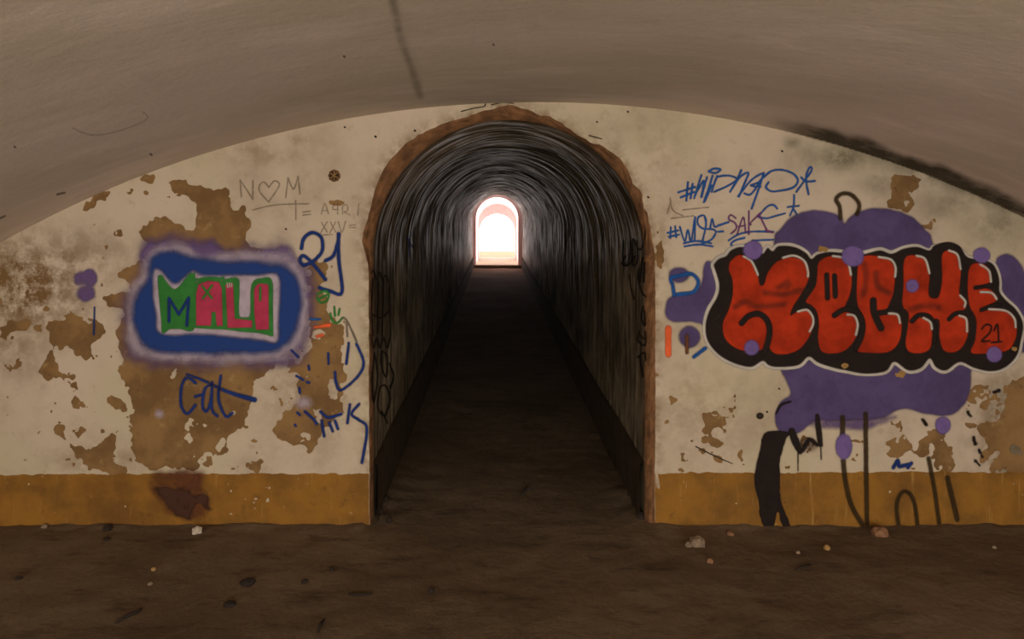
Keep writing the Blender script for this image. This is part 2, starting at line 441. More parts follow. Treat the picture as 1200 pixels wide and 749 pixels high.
g = Field(XL - 2, 96, XR + 2, 640, 1.5)
pe = g.like()
for p in PEEL: pe.poly(p, True, 16)
n1 = (fbm(g.X, g.Y, 14, 3, 4) - .5) + .45 * (fbm(g.X, g.Y, 5, 9, 2) - .5)
pe.F = pe.F + n1 * 14
zone = np.zeros(g.X.shape)
for cx, cy, rx, ry, k in [(100, 470, 160, 110, 1), (250, 530, 90, 40, 1), (360, 440, 60, 80, 1.25), (150, 230, 60, 30, .8), (40, 370, 60, 40, 1.15), (845, 500, 70, 60, 1.1), (1090, 520, 80, 45, 1.1), (1170, 500, 50, 60, 1.35), (1000, 535, 120, 25, .9)]:
    zone = np.maximum(zone, k * np.exp(-(((g.X - cx) / rx) ** 2 + ((g.Y - cy) / ry) ** 2)))
sp = fbm(g.X, g.Y, 11, 21, 4)
pe.F = np.minimum(pe.F, (sp - .10 - .21 * zone) * 30)
chips = fbm(g.X, g.Y, 17, 33, 4)                         # islands of whitewash left on the bare patches
pe.F = np.maximum(pe.F, (chips - .78 + .10 * sstep(g.X, 300, 350)) * 40)
go = g.like(); go.poly(rim_o, False, m=40)
g.F = np.maximum.reduce([vault_y(g.X) - 6 - g.Y, g.Y - 636, -go.F, -pe.F])
coat = layer('whitewash_coat', g, M['coat'], .003, wall, 'flaking cream whitewash on the end wall', skirt=.004)
cv = np.empty(len(coat.data.vertices) * 3, np.float32); coat.data.vertices.foreach_get('co', cv); cv = cv.reshape(-1, 3)
px = cv[:, 0] * S + CX; py = CY - (cv[:, 2] - CAMZ) * S
def blob(cx, cy, rx, ry, p=2): return np.exp(-((np.abs(px - cx) / rx) ** p + (np.abs(py - cy) / ry) ** p))
mold = np.zeros(len(px)); stain = np.zeros(len(px))
edge = py - vault_y(px)
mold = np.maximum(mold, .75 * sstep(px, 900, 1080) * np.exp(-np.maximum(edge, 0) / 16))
for b in [(928, 167, 12, 8, .6), (985, 186, 30, 15, .95), (955, 186, 30, 18, .45), (1040, 215, 40, 12, .5), (1110, 240, 40, 16, .5), (1170, 265, 40, 25, .6), (1195, 520, 30, 70, .8), (1180, 470, 30, 30, .5)]:
    mold = np.maximum(mold, b[4] * blob(*b[:4]))
for b in [(20, 335, 80, 55, 1.3), (70, 310, 70, 35, .8), (10, 400, 40, 40, .6), (120, 540, 60, 18, .5), (300, 180, 50, 14, .45), (345, 165, 26, 8, .4), (820, 480, 60, 60, .3), (365, 470, 50, 50, .5), (1180, 500, 40, 60, .8), (790, 245, 20, 12, .35), (440, 250, 14, 60, .4), (775, 300, 10, 60, .5), (770, 180, 30, 40, .3)]:
    stain = np.maximum(stain, b[4] * blob(*b[:4]))
near = np.nonzero((px > 395) & (px < 800) & (py < 620))[0]; dist = np.full(len(near), 1e9)
for q in rim_o[::2]: dist = np.minimum(dist, (px[near] - q[0]) ** 2 + (py[near] - q[1]) ** 2)
stain[near] = np.maximum(stain[near], .8 * np.exp(-np.sqrt(dist) / 9))
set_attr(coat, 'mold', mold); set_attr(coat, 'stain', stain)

# ochre dado bands
for side in (0, 1):
    x0, x1 = ((XL - 2, 434) if side == 0 else (764, XR + 2))
    f = Field(x0, 545, x1, 636, 1.5); q = f.like(); q.poly(rim_o, False, m=40)
    top = 556 + (f.X / 1200) * -3
    f.F = np.maximum.reduce([top + (fbm(f.X, f.Y, 10, 5) - .5) * 5 - f.Y, f.Y - 634, -q.F + .5])
    pk = f.like()
    pk.F = pk.F + (fbm(f.X, f.Y, 9, 8) - .5) * 9
    spk = fbm(f.X, f.Y, 9, 61, 3); pk.F = np.minimum(pk.F, (spk - .125 - .06 * np.exp(-((f.X - 320) / 80) ** 2)) * 25)
    stre = fbm(f.X * 3.2, f.Y * .35, 9, 77, 3)            # vertical scrapes down from the top edge
    if side: pk.F = np.minimum(pk.F, (stre - .34 + .002 * (f.Y - 552) ** 1.0 * 3 + sstep(f.X, 800, 900) * .3) * 12)
    f.cut(pk)
    layer('dado_band', f, M['dado'], .0042, wall, 'ochre painted dado %s' % ('below the blue framed graffiti' if side == 0 else 'below the purple and red graffiti'))

# ------------------------------------------------------------------ crumbling rim of the tunnel mouth
vr = []; fr = []; NS = 5; RD = .045
for k in range(NR):
    for j in range(NS):
        t = j / (NS - 1); p = rim_o[k] * (1 - t) + rim_i[k] * t
        y = RD * (1 - math.cos(t * math.pi / 2)) * 1.0
        jit = (mnoise.noise(Vector((p[0] * .09, p[1] * .09, j * .7))) * .012) if 0 < j < NS - 1 else 0
        q = on_wall(np.array([p]), 0)[0] if j == 0 else np.array([(p[0] - CX) / S, D + y, CAMZ - (p[1] - CY) / S])
        vr.append((q[0], q[1] - jit - (.004 if j == 0 else 0), q[2]))
for k in range(NR - 1):
    for j in range(NS - 1):
        a = k * NS + j; fr.append((a, a + NS, a + NS + 1, a + 1))
mesh_obj('trim_1', vr, fr, M['rim'], None, kind='structure', label='crumbling brown mortar rim around the tunnel mouth')

# ------------------------------------------------------------------ tunnel lining
def profile(xl, xr, zs, apex, zb=-.06, na=48, nw=10):
    xc = (xl + xr) / 2; hw = (xr - xl) / 2; P = [(xl, zb + (zs - zb) * k / nw) for k in range(nw)]
    P += [(xc - hw * math.cos(math.pi * k / na), zs + (apex - zs) * math.sin(math.pi * k / na)) for k in range(na + 1)]
    P += [(xr, zs - (zs - zb) * (k + 1) / nw) for k in range(nw)]
    return P
TAP = CAMZ - (139.5 - CY) / S; Y0 = D + RD; Y1 = 20.8
Pt = profile(TXL - .002, TXR + .002, TSZ, TAP + .002, na=72)
def loft(name, secs, mat, wob=0, arc=True, parent=None, **kw):
    V = []; F = []; n = len(secs[0][1]); arcs = []
    for y, P in secs:
        L = 0
        for k, (x, z) in enumerate(P):
            if k: L += math.hypot(x - P[k - 1][0], z - P[k - 1][1])
            dx = dz = 0
            if wob and y > Y0 + .01:
                g = min(1, (y - Y0) / 1.5) * wob * (min(1, max(0, (z - .5) / 1.0)) * .8 + .2)
                a = mnoise.noise(Vector((L * 1.6, y * 1.1, 3.3))) + .6 * mnoise.noise(Vector((L * .9, y * 5.5, 8.1)))
                xc = (TXL + TXR) / 2; r = Vector((x - xc, 0, max(z - TSZ, 0))); r.normalize(); dx = r.x * a * g; dz = r.z * a * g
            V.append((x + dx, y, z + dz)); arcs.append(L)
    for j in range(len(secs) - 1):
        for k in range(n - 1):
            a = j * n + k; F.append((a, a + n, a + n + 1, a + 1))
    o = mesh_obj(name, V, F, mat, parent, True, **kw)
    if arc: set_attr(o, 'arc', arcs)
    return o
ys = [Y0 - .012, Y0]
while ys[-1] < Y1 - .001: ys.append(min(Y1, ys[-1] + (.045 if ys[-1] < 8 else .07)))
tun = loft('wall_tunnel', [(y, Pt) for y in ys], M['tunnel'], .02, kind='structure', label='long sooty barrel vaulted tunnel lining behind the end wall')
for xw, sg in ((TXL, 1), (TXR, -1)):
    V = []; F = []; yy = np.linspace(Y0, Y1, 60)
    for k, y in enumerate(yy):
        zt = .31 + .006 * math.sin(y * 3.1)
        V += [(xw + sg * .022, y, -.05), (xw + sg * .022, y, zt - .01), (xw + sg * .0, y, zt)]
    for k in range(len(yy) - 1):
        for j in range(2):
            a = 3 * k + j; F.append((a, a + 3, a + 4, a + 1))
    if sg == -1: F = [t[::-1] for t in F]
    mesh_obj('dado_band', V, F, M['tdado'], tun, label='dark dado along the tunnel foot')

# far arches and exit
def sect(px0, px1, apy, y, zb=-.06):
    k = FPX / y; xl, xr, ap = (px0 - CX) / k, (px1 - CX) / k, CAMZ - (apy - CY) / k
    zs = ap - (xr - xl) / 2; return profile(xl, xr, zs, ap, zb, 40, 8)
A1 = sect(553.5, 612, 226.5, Y1); A1b = sect(557.5, 607.5, 231, Y1)
loft('trim_2', [(Y1, Pt and profile(TXL - .03, TXR + .03, TSZ, TAP + .03, -.06, 40, 8)), (Y1, A1), (Y1 + .12, A1), (Y1 + .12, A1b), (Y1 + .3, A1b)], M['pink'], 0, False, kind='structure', label='pale pink stepped arch at the far end of the tunnel')
def slab_wall(name, A, y0, y1, label, half=4.0, top=4.6):  # unseen height and width sized to set daylight in the added open yard
    n = len(A); xc = (A[0][0] + A[-1][0]) / 2; out = []
    for x, z in A:                                       # outer boundary matched point by point to the arch
        dx, dz = x - xc, max(z - A[8][1], 0); k = min(half / max(abs(dx), 1e-6), (top - A[8][1]) / max(dz, 1e-6)) if dz > 0 else half / max(abs(dx), 1e-6)
        out.append((xc + dx * k, A[8][1] + dz * k if dz > 0 else z))
    V = []; F = []
    for P, y in ((out, y0), (A, y0), (A, y1), (out, y1)): V += [(x, y, z) for x, z in P]
    for j in range(4):
        for k in range(n - 1):
            a = j * n + k; b = ((j + 1) % 4) * n + k; F.append((a, b, b + 1, a + 1))
    mesh_obj(name, V, F, M['pink'], None, kind='structure', label=label)
slab_wall('trim_3', sect(560, 606, 238.5, 22.4), 22.4, 22.7, 'second pale arch beyond the tunnel end')
slab_wall('trim_4', sect(561.5, 603.5, 251, 23.8), 23.8, 24.2, 'low pale exit arch open to white daylight')
# worn sill across the tunnel end
bm = bmesh.new(); bmesh.ops.create_cube(bm, size=1)
for v in bm.verts:
    v.co = Vector((.072 + v.co.x * 1.6, 22.75 + v.co.y * 3.9, .005 + v.co.z * .15))
bmesh.ops.bevel(bm, geom=[e for e in bm.edges if all(v.co.z > 0 for v in e.verts)], offset=.02, segments=2, affect='EDGES')
me = bpy.data.meshes.new('trim_5'); bm.to_mesh(me); bm.free(); me.materials.append(M['sill'])
link(bpy.data.objects.new('trim_5', me), None, 'worn stone threshold step at the far tunnel exit', None, 'structure')

# ------------------------------------------------------------------ vault, side walls, floor
XLm, XRm = (XL - CX) / S, (XR - CX) / S
aL = math.asin((XLm - VXC) / VRM); V = []; F = []; na = 90; yv = np.concatenate([np.linspace(YR, .5, 12), np.linspace(.6, D + .05, 60)])
for y in yv:
    for k in range(na + 1):
        a = aL + (-2 * aL) * k / na
        x, z = VXC + VRM * math.sin(a), VZC + VRM * math.cos(a)
        r = .010 * mnoise.noise(Vector((x * 1.3, y * 1.1, 1))) * min(1, max(0, (D - .15 - y) / .4))
        V.append((x + math.sin(a) * r, y, z + math.cos(a) * r))
for j in range(len(yv) - 1):
    for k in range(na):
        a = j * (na + 1) + k; F.append((a, a + 1, a + na + 2, a + na + 1))
ceil = mesh_obj('ceiling', V, F, M['ceil'], None, True, kind='structure', label='low segmental vault of grey brown plaster over the room')
zsp = VZC + VRM * math.cos(aL)
for nm, x, sg in (('wall_left', XLm, 1), ('wall_right', XRm, -1)):
    V = [(x, YR, -.05), (x, D + .05, -.05), (x, D + .05, zsp + .01), (x, YR, zsp + .01)]
    V += [(a - sg * .2, b, c) for a, b, c in V]
    F = [(0, 3, 2, 1), (4, 5, 6, 7), (0, 1, 5, 4), (1, 2, 6, 5), (2, 3, 7, 6), (3, 0, 4, 7)]
    mesh_obj(nm, V, F, M['ceil'], None, kind='structure', label='plain low side wall under the vault springing %s' % ('beside the blue framed graffiti' if sg == 1 else 'beside the red lettering'))

def floor_h(x, y):
    q = Vector((x, y, 0))
    h = .012 * mnoise.fractal(q * 1.3, .9, 2.0, 4) + .003 * mnoise.fractal(q * 9, .8, 2.0, 4)
    for xw in (TXL, TXR):                                # dirt banked against the tunnel sides near the mouth
        h += .03 * math.exp(-((x - xw) / .12) ** 2) * math.exp(-((y - D - .45) / .45) ** 2) * (1 + .5 * mnoise.noise(q * 9))
    if not TXL - .03 < x < TXR + .05: h += .012 * math.exp(-abs(D - y) / .06) * (1 + mnoise.noise(q * 13))
    return h - .004
xs = np.concatenate([np.linspace(XLm - .1, TXL - .05, 100)[:-1], np.linspace(TXL - .05, TXR + .05, 70), np.linspace(TXR + .05, XRm + .1, 110)[1:]])
yf = np.concatenate([np.linspace(YR - .1, 2.0, 20)[:-1], np.linspace(2.0, D + .12, 90), np.linspace(D + .16, 6.5, 80), np.linspace(6.6, 30, 90)])  # floor stops at the unseen open end so sky from below lights the vault
V = []; idx = {}; F = []
for j, y in enumerate(yf):
    for i, x in enumerate(xs):
        if y > D + .13 and not (TXL - .06 <= x <= TXR + .06): continue
        idx[j, i] = len(V); V.append((x, y, floor_h(x, y)))
for j in range(len(yf) - 1):
    for i in range(len(xs) - 1):
        q = [(j, i), (j, i + 1), (j + 1, i + 1), (j + 1, i)]
        if all(k in idx for k in q): F.append([idx[k] for k in q])
floor = mesh_obj('floor', V, F, M['floor'], None, True, kind='structure', label='trodden brown dirt floor of the room and tunnel')

# ------------------------------------------------------------------ graffiti: red bubble lettering with purple clouds
def at(k): return .0046 + .0005 * k
f = Field(770, 236, 1215, 520, 1.2)
f.poly([(907, 281), (914, 269), (928, 254.5), (950, 246.6), (973, 249), (985, 255), (989, 261), (999, 252), (1019, 244.6), (1044, 246), (1067, 254.5), (1082, 269), (1090, 281), (1095, 330), (1000, 340), (915, 330)])
f.poly([(779, 368), (783, 350), (799, 343), (814, 342), (823, 327), (824, 315), (830, 306), (850, 320), (855, 370), (840, 385), (824, 381), (808, 377), (788, 377)])
f.ell(796, 322, 12, 9).ell(808, 394.5, 12, 13)
f.poly([(1166, 310), (1170, 301), (1181, 298), (1193, 306), (1201, 323), (1206, 350), (1208, 400), (1202, 414), (1180, 400), (1160, 350)])
f.poly([(915, 425), (921, 446), (926, 461), (915, 470), (908, 486), (911, 502), (924, 509), (940, 504), (955, 492), (977, 493), (1013, 492), (1036, 488), (1057, 479), (1077, 483), (1101, 487), (1121, 482), (1133, 464), (1136, 437), (1130, 400), (950, 400)])
f.rough(1.2, 12, 91)
cloud = layer('purple_cloud', f, M['purple'], at(1), wall, 'purple spray paint clouds behind the red bubble lettering', edge=2.2)
f = Field(940, 480, 1060, 512, 1.2); f.poly([(945, 488), (1045, 486), (1036, 497), (1010, 505), (975, 503), (950, 500)]).rough(2, 10, 92)
soft('cloud_mist', f, sstep(-f.F, -2, 5) * .7, M['s_purple'], at(0), cloud)

SIL = [(836, 310), (842, 303), (850, 300), (856, 293), (868, 289), (884, 293), (893, 297), (899, 290), (905, 294), (912, 288), (930, 289), (944, 296), (950, 303), (957, 298), (970, 295), (985, 296), (1000, 299), (1013, 297), (1030, 293), (1043, 297), (1057, 291), (1073, 289), (1087, 293), (1093, 287), (1110, 283), (1123, 288), (1131, 300), (1140, 303), (1159, 307), (1167, 317), (1170, 330), (1170, 341), (1177, 351), (1190, 363), (1198, 380), (1195, 400), (1190, 417), (1177, 430), (1160, 435), (1140, 431), (1123, 424), (1107, 434), (1095, 430), (1088, 420), (1078, 431), (1063, 434), (1047, 424), (1037, 435), (1013, 438), (990, 434), (976, 431), (958, 425), (947, 418), (935, 428), (911, 430), (900, 428), (893, 423), (879, 430), (858, 425), (841, 415), (829, 400), (826, 383), (830, 365), (840, 347), (842, 333), (838, 318)]
f = Field(815, 272, 1212, 450, 1.0)
sil = f.like(); sil.poly(SIL)
f.F = sil.F + .4
piece = layer('graffiti_lettering', f, M['black'], at(3), wall, 'black backed red bubble letters reading KECHE with white outline')
f.F = sil.F - 3.1 + (fbm(f.X, f.Y, 40, 44) - .5) * 3 + 5 * np.exp(-((f.X - 1112) / 26) ** 2 - ((f.Y - 284) / 14) ** 2)
layer('white_outline', f, M['white'], at(2), piece)
c2 = (770, 230, 3.404); c3 = (960, 200, 2.996)
LET = [
 T(*c2, [(290, 262), (320, 236), (352, 240), (382, 270), (400, 315), (408, 352), (425, 350), (440, 305), (475, 262), (525, 243), (572, 254), (603, 290), (600, 335), (575, 385), (540, 440), (530, 475), (560, 458), (600, 452), (622, 490), (612, 545), (570, 605), (515, 628), (465, 625), (440, 600), (420, 610), (370, 617), (320, 608), (280, 580), (262, 545), (262, 500), (285, 450), (300, 390), (298, 330), (285, 295)]),
 [(958, 309), (964, 303), (973, 300), (985, 302), (995, 312), (997, 328), (995, 344), (989, 361), (994, 366), (1002, 370), (1004, 382), (1001, 397), (990, 410), (975, 414), (962, 411), (958, 396), (959, 380), (957, 366), (951, 358), (944, 354), (947, 347), (955, 335), (957, 322)],
 [(1007, 303), (1027, 300), (1043, 307), (1047, 323), (1045, 343), (1040, 357), (1037, 366), (1050, 368), (1055, 380), (1052, 400), (1040, 412), (1015, 413), (1004, 411), (1004, 406), (1010, 390), (1012, 373), (1004, 357), (1003, 333)],
 [(1058, 304), (1070, 299), (1082, 305), (1087, 320), (1086, 343), (1090, 349), (1098, 347), (1102, 327), (1102, 299), (1112, 293), (1121, 300), (1124, 317), (1122, 343), (1128, 350), (1130, 360), (1122, 367), (1130, 371), (1133, 387), (1127, 404), (1117, 412), (1104, 410), (1099, 394), (1099, 376), (1092, 375), (1091, 397), (1085, 411), (1067, 413), (1060, 404), (1062, 384), (1063, 367), (1056, 357), (1057, 333)],
 [(1135, 312), (1147, 308.5), (1157, 315), (1160, 329), (1150, 335), (1161, 341), (1167, 351), (1155, 358), (1151, 363), (1167, 361), (1184, 367), (1190, 384), (1187, 400), (1177, 411), (1150, 414), (1136, 412), (1141, 397), (1142, 374), (1134, 357), (1132, 333)]]
for p in LET:
    f = Field(min(q[0] for q in p) - 4, min(q[1] for q in p) - 4, max(q[0] for q in p) + 4, max(q[1] for q in p) + 4, 1.0); f.poly(p)
    layer('letter', f, M['red'], at(4), piece)
f = Field(815, 272, 1212, 450, 1.0)
f.stroke(T(*c2, [(335, 505), (362, 478), (400, 468), (432, 488), (446, 525), (442, 570), (425, 625)]), 7)
for p, wd in [([(968, 322), (969, 349)], 6), ([(977, 323), (978, 347)], 6), ([(977, 369.5), (987, 363), (998, 363), (1005, 368), (1010, 380), (1008, 395), (1002, 408)], 6.5), ([(1022, 352), (1023, 366), (1031, 384)], 8), ([(1024, 367), (1038, 365), (1053, 360)], 6.5), ([(1067, 376), (1075, 369), (1087, 371), (1093, 384), (1093, 400)], 6), ([(1110, 373.5), (1118, 367), (1128, 366)], 5.5), ([(1141, 337), (1160, 334)], 5), ([(1148, 363), (1158, 359), (1169, 357)], 5)]: f.stroke(p, wd)
for p in ([(1148.5, 385), (1153.5, 380), (1159.5, 382), (1157.5, 390), (1148.5, 399), (1158, 399)], [(1163, 387), (1167, 380), (1168.5, 400)], [(1160, 401), (1172, 400)]): f.stroke(p, 2)
layer('letter_detail', f, M['black'], at(5), piece)
f = f.like()
for p in [T(*c2, [(480, 365), (520, 345), (515, 365)]), T(*c2, [(430, 385), (500, 390), (580, 372)]), T(*c2, [(310, 440), (350, 420), (400, 440), (500, 430)]), [(1065, 363), (1080, 358), (1098, 360)], [(1012, 310), (1014, 330), (1010, 345)], [(1025, 320), (1027, 335), (1040, 343)]]: f.stroke(p, 2.5)
soft('letter_scuff', f, (1 - sstep(f.F, -1, 5)) * .4, M['s_burn'], at(5.4), piece)
f = f.like()
for p in [[(871, 300.5), (880, 306), (886, 318), (887.5, 322)], [(917, 302), (930, 299.5), (942, 306), (946, 318), (946, 324)], [(934.5, 365), (945, 363), (951.5, 371), (952, 380), (948, 388)], [(975, 300), (987, 302), (993, 308), (996, 322)], [(992, 368.5), (1000, 370), (1004, 380), (1002, 392)], [(1028, 301), (1042, 304), (1047.5, 313), (1047, 324)], [(1040, 367), (1050, 368.5), (1053, 378)], [(1072, 299.5), (1082, 303.5), (1087, 320)], [(1110, 293.5), (1120, 298.5), (1123.5, 315)], [(1123, 346), (1129, 353), (1128, 359)], [(1080, 372), (1088, 377), (1090, 385)], [(1122, 369.5), (1130, 373.5), (1131, 388)], [(1147, 310), (1157, 317), (1159.5, 330)], [(1147, 342), (1160, 343), (1166, 350)], [(1157, 362), (1177, 364), (1187, 373), (1188.5, 383)]]: f.stroke(p, 2.4)
layer('white_highlight', f, M['white'], at(6), piece)
for x, y, rx, ry in [(882, 293, 11, 11), (880, 407, 8.5, 8.5), (998, 300, 13, 12), (1067, 335, 7, 7.5), (1148.6, 299, 10, 9), (1163, 415, 9, 9), (988.5, 523, 9.7, 15), (1104, 498, 9, 10)]:
    f = Field(x - rx - 3, y - ry - 3, x + rx + 3, y + ry + 3, .9); f.ell(x, y, rx, ry).rough(.7, 6, int(x))
    layer('purple_dot', f, M['lilac'], at(7), piece, edge=1.6)
f = Field(940, 280, 1200, 450, 1); 
for x, y, r in [(961, 292, 4), (965, 292, 4), (989, 428, 4), (1055, 438, 5), (1051, 439, 3), (1187, 408, 3)]: f.ell(x, y, r, r * .8)
f.rough(1.6, 4, 13); layer('paint_chip', f, M['chip'], at(8), piece)

# black loop above the cloud and dark strokes below it
def tag(name, strokes, wd, mat, label, k=1, tf=None, step=.7, to=on_wall, parent=None, rough=.35, edge=None):
    P = [T(*tf, p) if tf else p for p in strokes]
    al = np.array([q[:2] for p in P for q in p]); f = Field(al[:, 0].min() - 6, al[:, 1].min() - 6, al[:, 0].max() + 6, al[:, 1].max() + 6, step)
    for p in P: f.stroke(p, wd)
    f.rough(rough, 4, 23)
    return layer(name, f, M[mat], at(k), parent or wall, label, to, edge=edge or (.7 if wd < 3 else 1.2))
tag('painted_loop', [[(984, 256), (983, 242), (979, 234), (984, 228), (993, 227), (1001, 232), (1006, 241), (1003, 251)]], 5, 'olive', 'thin black loop on top of the purple cloud', 2)
f = Field(875, 495, 940, 628, 1)
f.poly([(895, 508), (907, 503.7), (924.5, 507), (919, 517), (914, 537.5), (912.7, 561), (915.7, 587), (926, 620), (917, 618), (911, 600), (905, 616), (893.6, 613), (887, 584.5), (883.3, 561), (886, 543), (890, 523)]).rough(1.6, 8, 19)
bk = layer('painted_stroke', f, M['black'], at(3), wall, 'broad black brush stroke running down to the floor below the purple cloud')
tag('drip_stroke', [[(927, 505, 8), (932, 518, 9), (937, 529, 6)], [(934.5, 528, 1.5), (934.5, 551, 1)], [(957, 487, 5), (959, 505, 7), (961, 521, 6)], [(961, 520, 1.5), (962, 538, 1)], [(940, 527, 5), (948, 515, 5), (957, 521, 4)], [(909, 484, 2), (915, 474, 3), (926, 470, 2)]], 5, 'black', 'short dripping black strokes between brush stroke and purple drips', 3)
f = Field(920, 500, 965, 535, 1); f.ell(946, 521, 10, 7); soft('smoke_smudge', f, (1 - sstep(f.F, -4, 5)) * .5, M['s_burn'], at(2), bk)
tag('drip_stroke', [[(987, 489), (987, 512)], [(988, 540), (991, 567), (998, 593), (1012, 617)]], 6, 'olive', 'curving dark drip under the oval purple dot', 2)
tag('drip_stroke', [[(1014, 485), (1015, 550), (1016.4, 622)]], 5.5, 'olive', 'long straight dark drip running to the floor', 2)
tag('painted_loop', [[(1054, 622), (1051, 596), (1054, 582), (1061, 576), (1068.7, 582), (1073, 596), (1076, 622)]], 5, 'olive', 'small dark painted arch on the ochre dado', 2)
tag('drip_stroke', [[(1088, 537), (1095, 573), (1102, 621)]], 5, 'olive', 'slanting dark drip below the flaked patch', 2)
tag('drip_stroke', [[(1110, 560), (1116, 584), (1122, 609)]], 6, 'olive', 'short faded dark drip beside the slanting drip', 2)
tag('paint_mark', [[(1047, 548), (1052, 540), (1053, 546)], [(1054, 547), (1067, 544)], [(1064, 548), (1068, 543)]], 4.5, 'navy', 'small blue black crown mark above the painted arch', 2)
tag('paint_mark', [[(1163, 459), (1169, 457)], [(1133, 482), (1136, 487)], [(1140, 512), (1142, 520)], [(1080, 491), (1085, 497)], [(1150, 535), (1146, 527)], [(1143, 540), (1147, 545)]], 3.4, 'black', 'scattered black paint dabs on the flaked corner', 2, rough=1.6)
tag('orange_stroke', [[(783, 385), (783, 415)]], 7, 'orange', 'short upright orange red stroke by the tunnel jamb', 2)
tag('brown_stroke', [[(804.7, 394), (804.7, 413)]], 4, 'brown', 'thin brown upright stroke over a purple dot', 2)
tag('blue_letter', [[(790, 346), (788, 334), (786, 326), (797, 323), (810, 321), (818, 330), (812, 342), (794, 345)], [(813, 418), (826, 408)]], 4.5, 'blue', 'soft blue letter over the purple cloud near the jamb', 2)

# blue and violet tags
t1 = (760, 180, 5.35)
tag('tag_writing', [[(245, 180), (235, 295)], [(275, 190), (262, 280)], [(185, 243), (290, 210)], [(200, 275), (285, 240)],
 [(330, 135), (310, 200), (285, 280)], [(295, 250), (345, 170), (330, 270)], [(365, 150), (330, 272)], [(400, 140), (375, 220), (345, 305)], [(350, 300), (395, 200)], [(375, 112), (410, 95), (450, 100), (420, 122), (380, 115)],
 [(430, 140), (410, 190), (395, 240)], [(430, 145), (500, 138), (552, 160), (500, 200), (410, 240)], [(580, 105), (545, 180), (510, 240)], [(525, 215), (575, 145), (625, 122), (595, 200), (565, 270)], [(560, 268), (640, 170), (705, 128), (720, 135), (690, 180), (640, 200), (700, 210)], [(600, 250), (640, 255), (690, 190)], [(722, 120), (690, 220), (645, 345)],
 [(720, 150), (770, 110), (840, 103), (910, 130), (935, 175), (900, 215), (830, 232), (770, 237), (735, 212), (752, 180)], [(925, 240), (975, 170), (1018, 110), (1018, 85), (1000, 100), (985, 160), (1000, 255)], [(955, 150), (985, 175), (1040, 172)]],
 2.5, 'blue', 'blue marker tag reading #hipnoo with a star', 1, t1, .55)
tag('tag_writing', [[(138, 462), (135, 530)], [(165, 455), (172, 525)], [(118, 497), (185, 482)], [(125, 522), (190, 508)], [(195, 460), (225, 548), (245, 480), (265, 548), (290, 398)], [(290, 398), (288, 545)],
 [(360, 420), (345, 388), (310, 400), (308, 440), (340, 470), (400, 475), (420, 495), (390, 540), (330, 568)], [(350, 395), (358, 450), (335, 555)], [(220, 562), (300, 548), (390, 562)], [(225, 582), (310, 570), (400, 582)], [(385, 465), (397, 410), (412, 458), (440, 450), (500, 430)], [(430, 490), (465, 488)],
 [(690, 390), (740, 335), (780, 322), (805, 345)], [(690, 398), (740, 406), (800, 390), (855, 375)], [(500, 545), (560, 508), (640, 490), (780, 490)], [(600, 528), (540, 545), (515, 570), (550, 585), (610, 570)], [(650, 545), (780, 540)], [(910, 260), (908, 330), (885, 388)], [(870, 335), (940, 328)], [(903, 340), (928, 382)]],
 2.3, 'blue', 'blue marker tag reading #W1S with loops and a star', 1, t1, .55)
tag('tag_writing', [[(545, 405), (515, 385), (500, 410), (540, 435), (548, 470), (515, 502)], [(555, 502), (592, 400), (606, 492)], [(562, 458), (606, 450)], [(627, 360), (627, 505)], [(700, 372), (632, 440), (640, 445)], [(695, 390), (720, 440), (745, 490)], [(735, 480), (775, 495)]],
 2.0, 'violet', 'violet marker word SAKE beside the blue tag', 2, t1, .55)
t4 = (250, 130, 2.995)
tag('tag_writing', [[(310, 482), (320, 445), (350, 427), (380, 445), (383, 490), (358, 522), (322, 541), (305, 526), (316, 508), (345, 530), (395, 592)], [(395, 525), (422, 508), (438, 460), (442, 432)], [(440, 432), (441, 520), (452, 636), (410, 632), (374, 620)]], 4.2, 'navy', 'blue spray number 21 near the tunnel mouth', 1, t4)
t2 = (0, 370, 2.773)
tag('tag_writing', [[(638, 218), (610, 200), (592, 230), (590, 290), (610, 318), (636, 290)], [(636, 262), (662, 255)], [(690, 222), (668, 238), (660, 290), (672, 310), (686, 280), (692, 222)], [(692, 215), (690, 300), (708, 325)], [(720, 195), (712, 270), (735, 325), (757, 315)]], 3.3, 'navy', 'navy spray word Cat below the blue framed letters', 4, t2)
tag('tag_slash', [[(610, 190, 2.5), (660, 208, 3), (740, 245, 4), (829, 272, 6)]], 4, 'navy', 'navy slash striking through the word Cat', 4, t2)
tag('paint_mark', [[(111, 360), (110, 392)]], 2, 'navy', 'short thin blue upright line on the left plaster', 1)
f = Field(85, 308, 122, 362, 1); f.ell(104, 326, 10, 10).ell(101, 344, 11, 9).ell(94, 326, 7, 8).rough(2, 9, 5)
soft('purple_blot', f, (1 - sstep(f.F, -2.5, 3)), M['s_purple'], at(2), wall, 'soft double purple blot on the left plaster')
tag('pencil_writing', [[(100, 302), (95, 242)], [(95, 242), (140, 310)], [(140, 310), (140, 245)], [(195, 320), (165, 285), (163, 262), (178, 250), (196, 268)], [(196, 268), (215, 246), (232, 262), (195, 320)], [(255, 305), (263, 235)], [(263, 235), (282, 275), (298, 230)], [(298, 230), (305, 292)], [(140, 348), (220, 330), (335, 326)], [(290, 315), (291, 382)], [(315, 355), (342, 352)], [(315, 366), (342, 363)]],
 1.5, 'pencil', 'pencilled letters N heart M with an underline', 1, t4, .55)
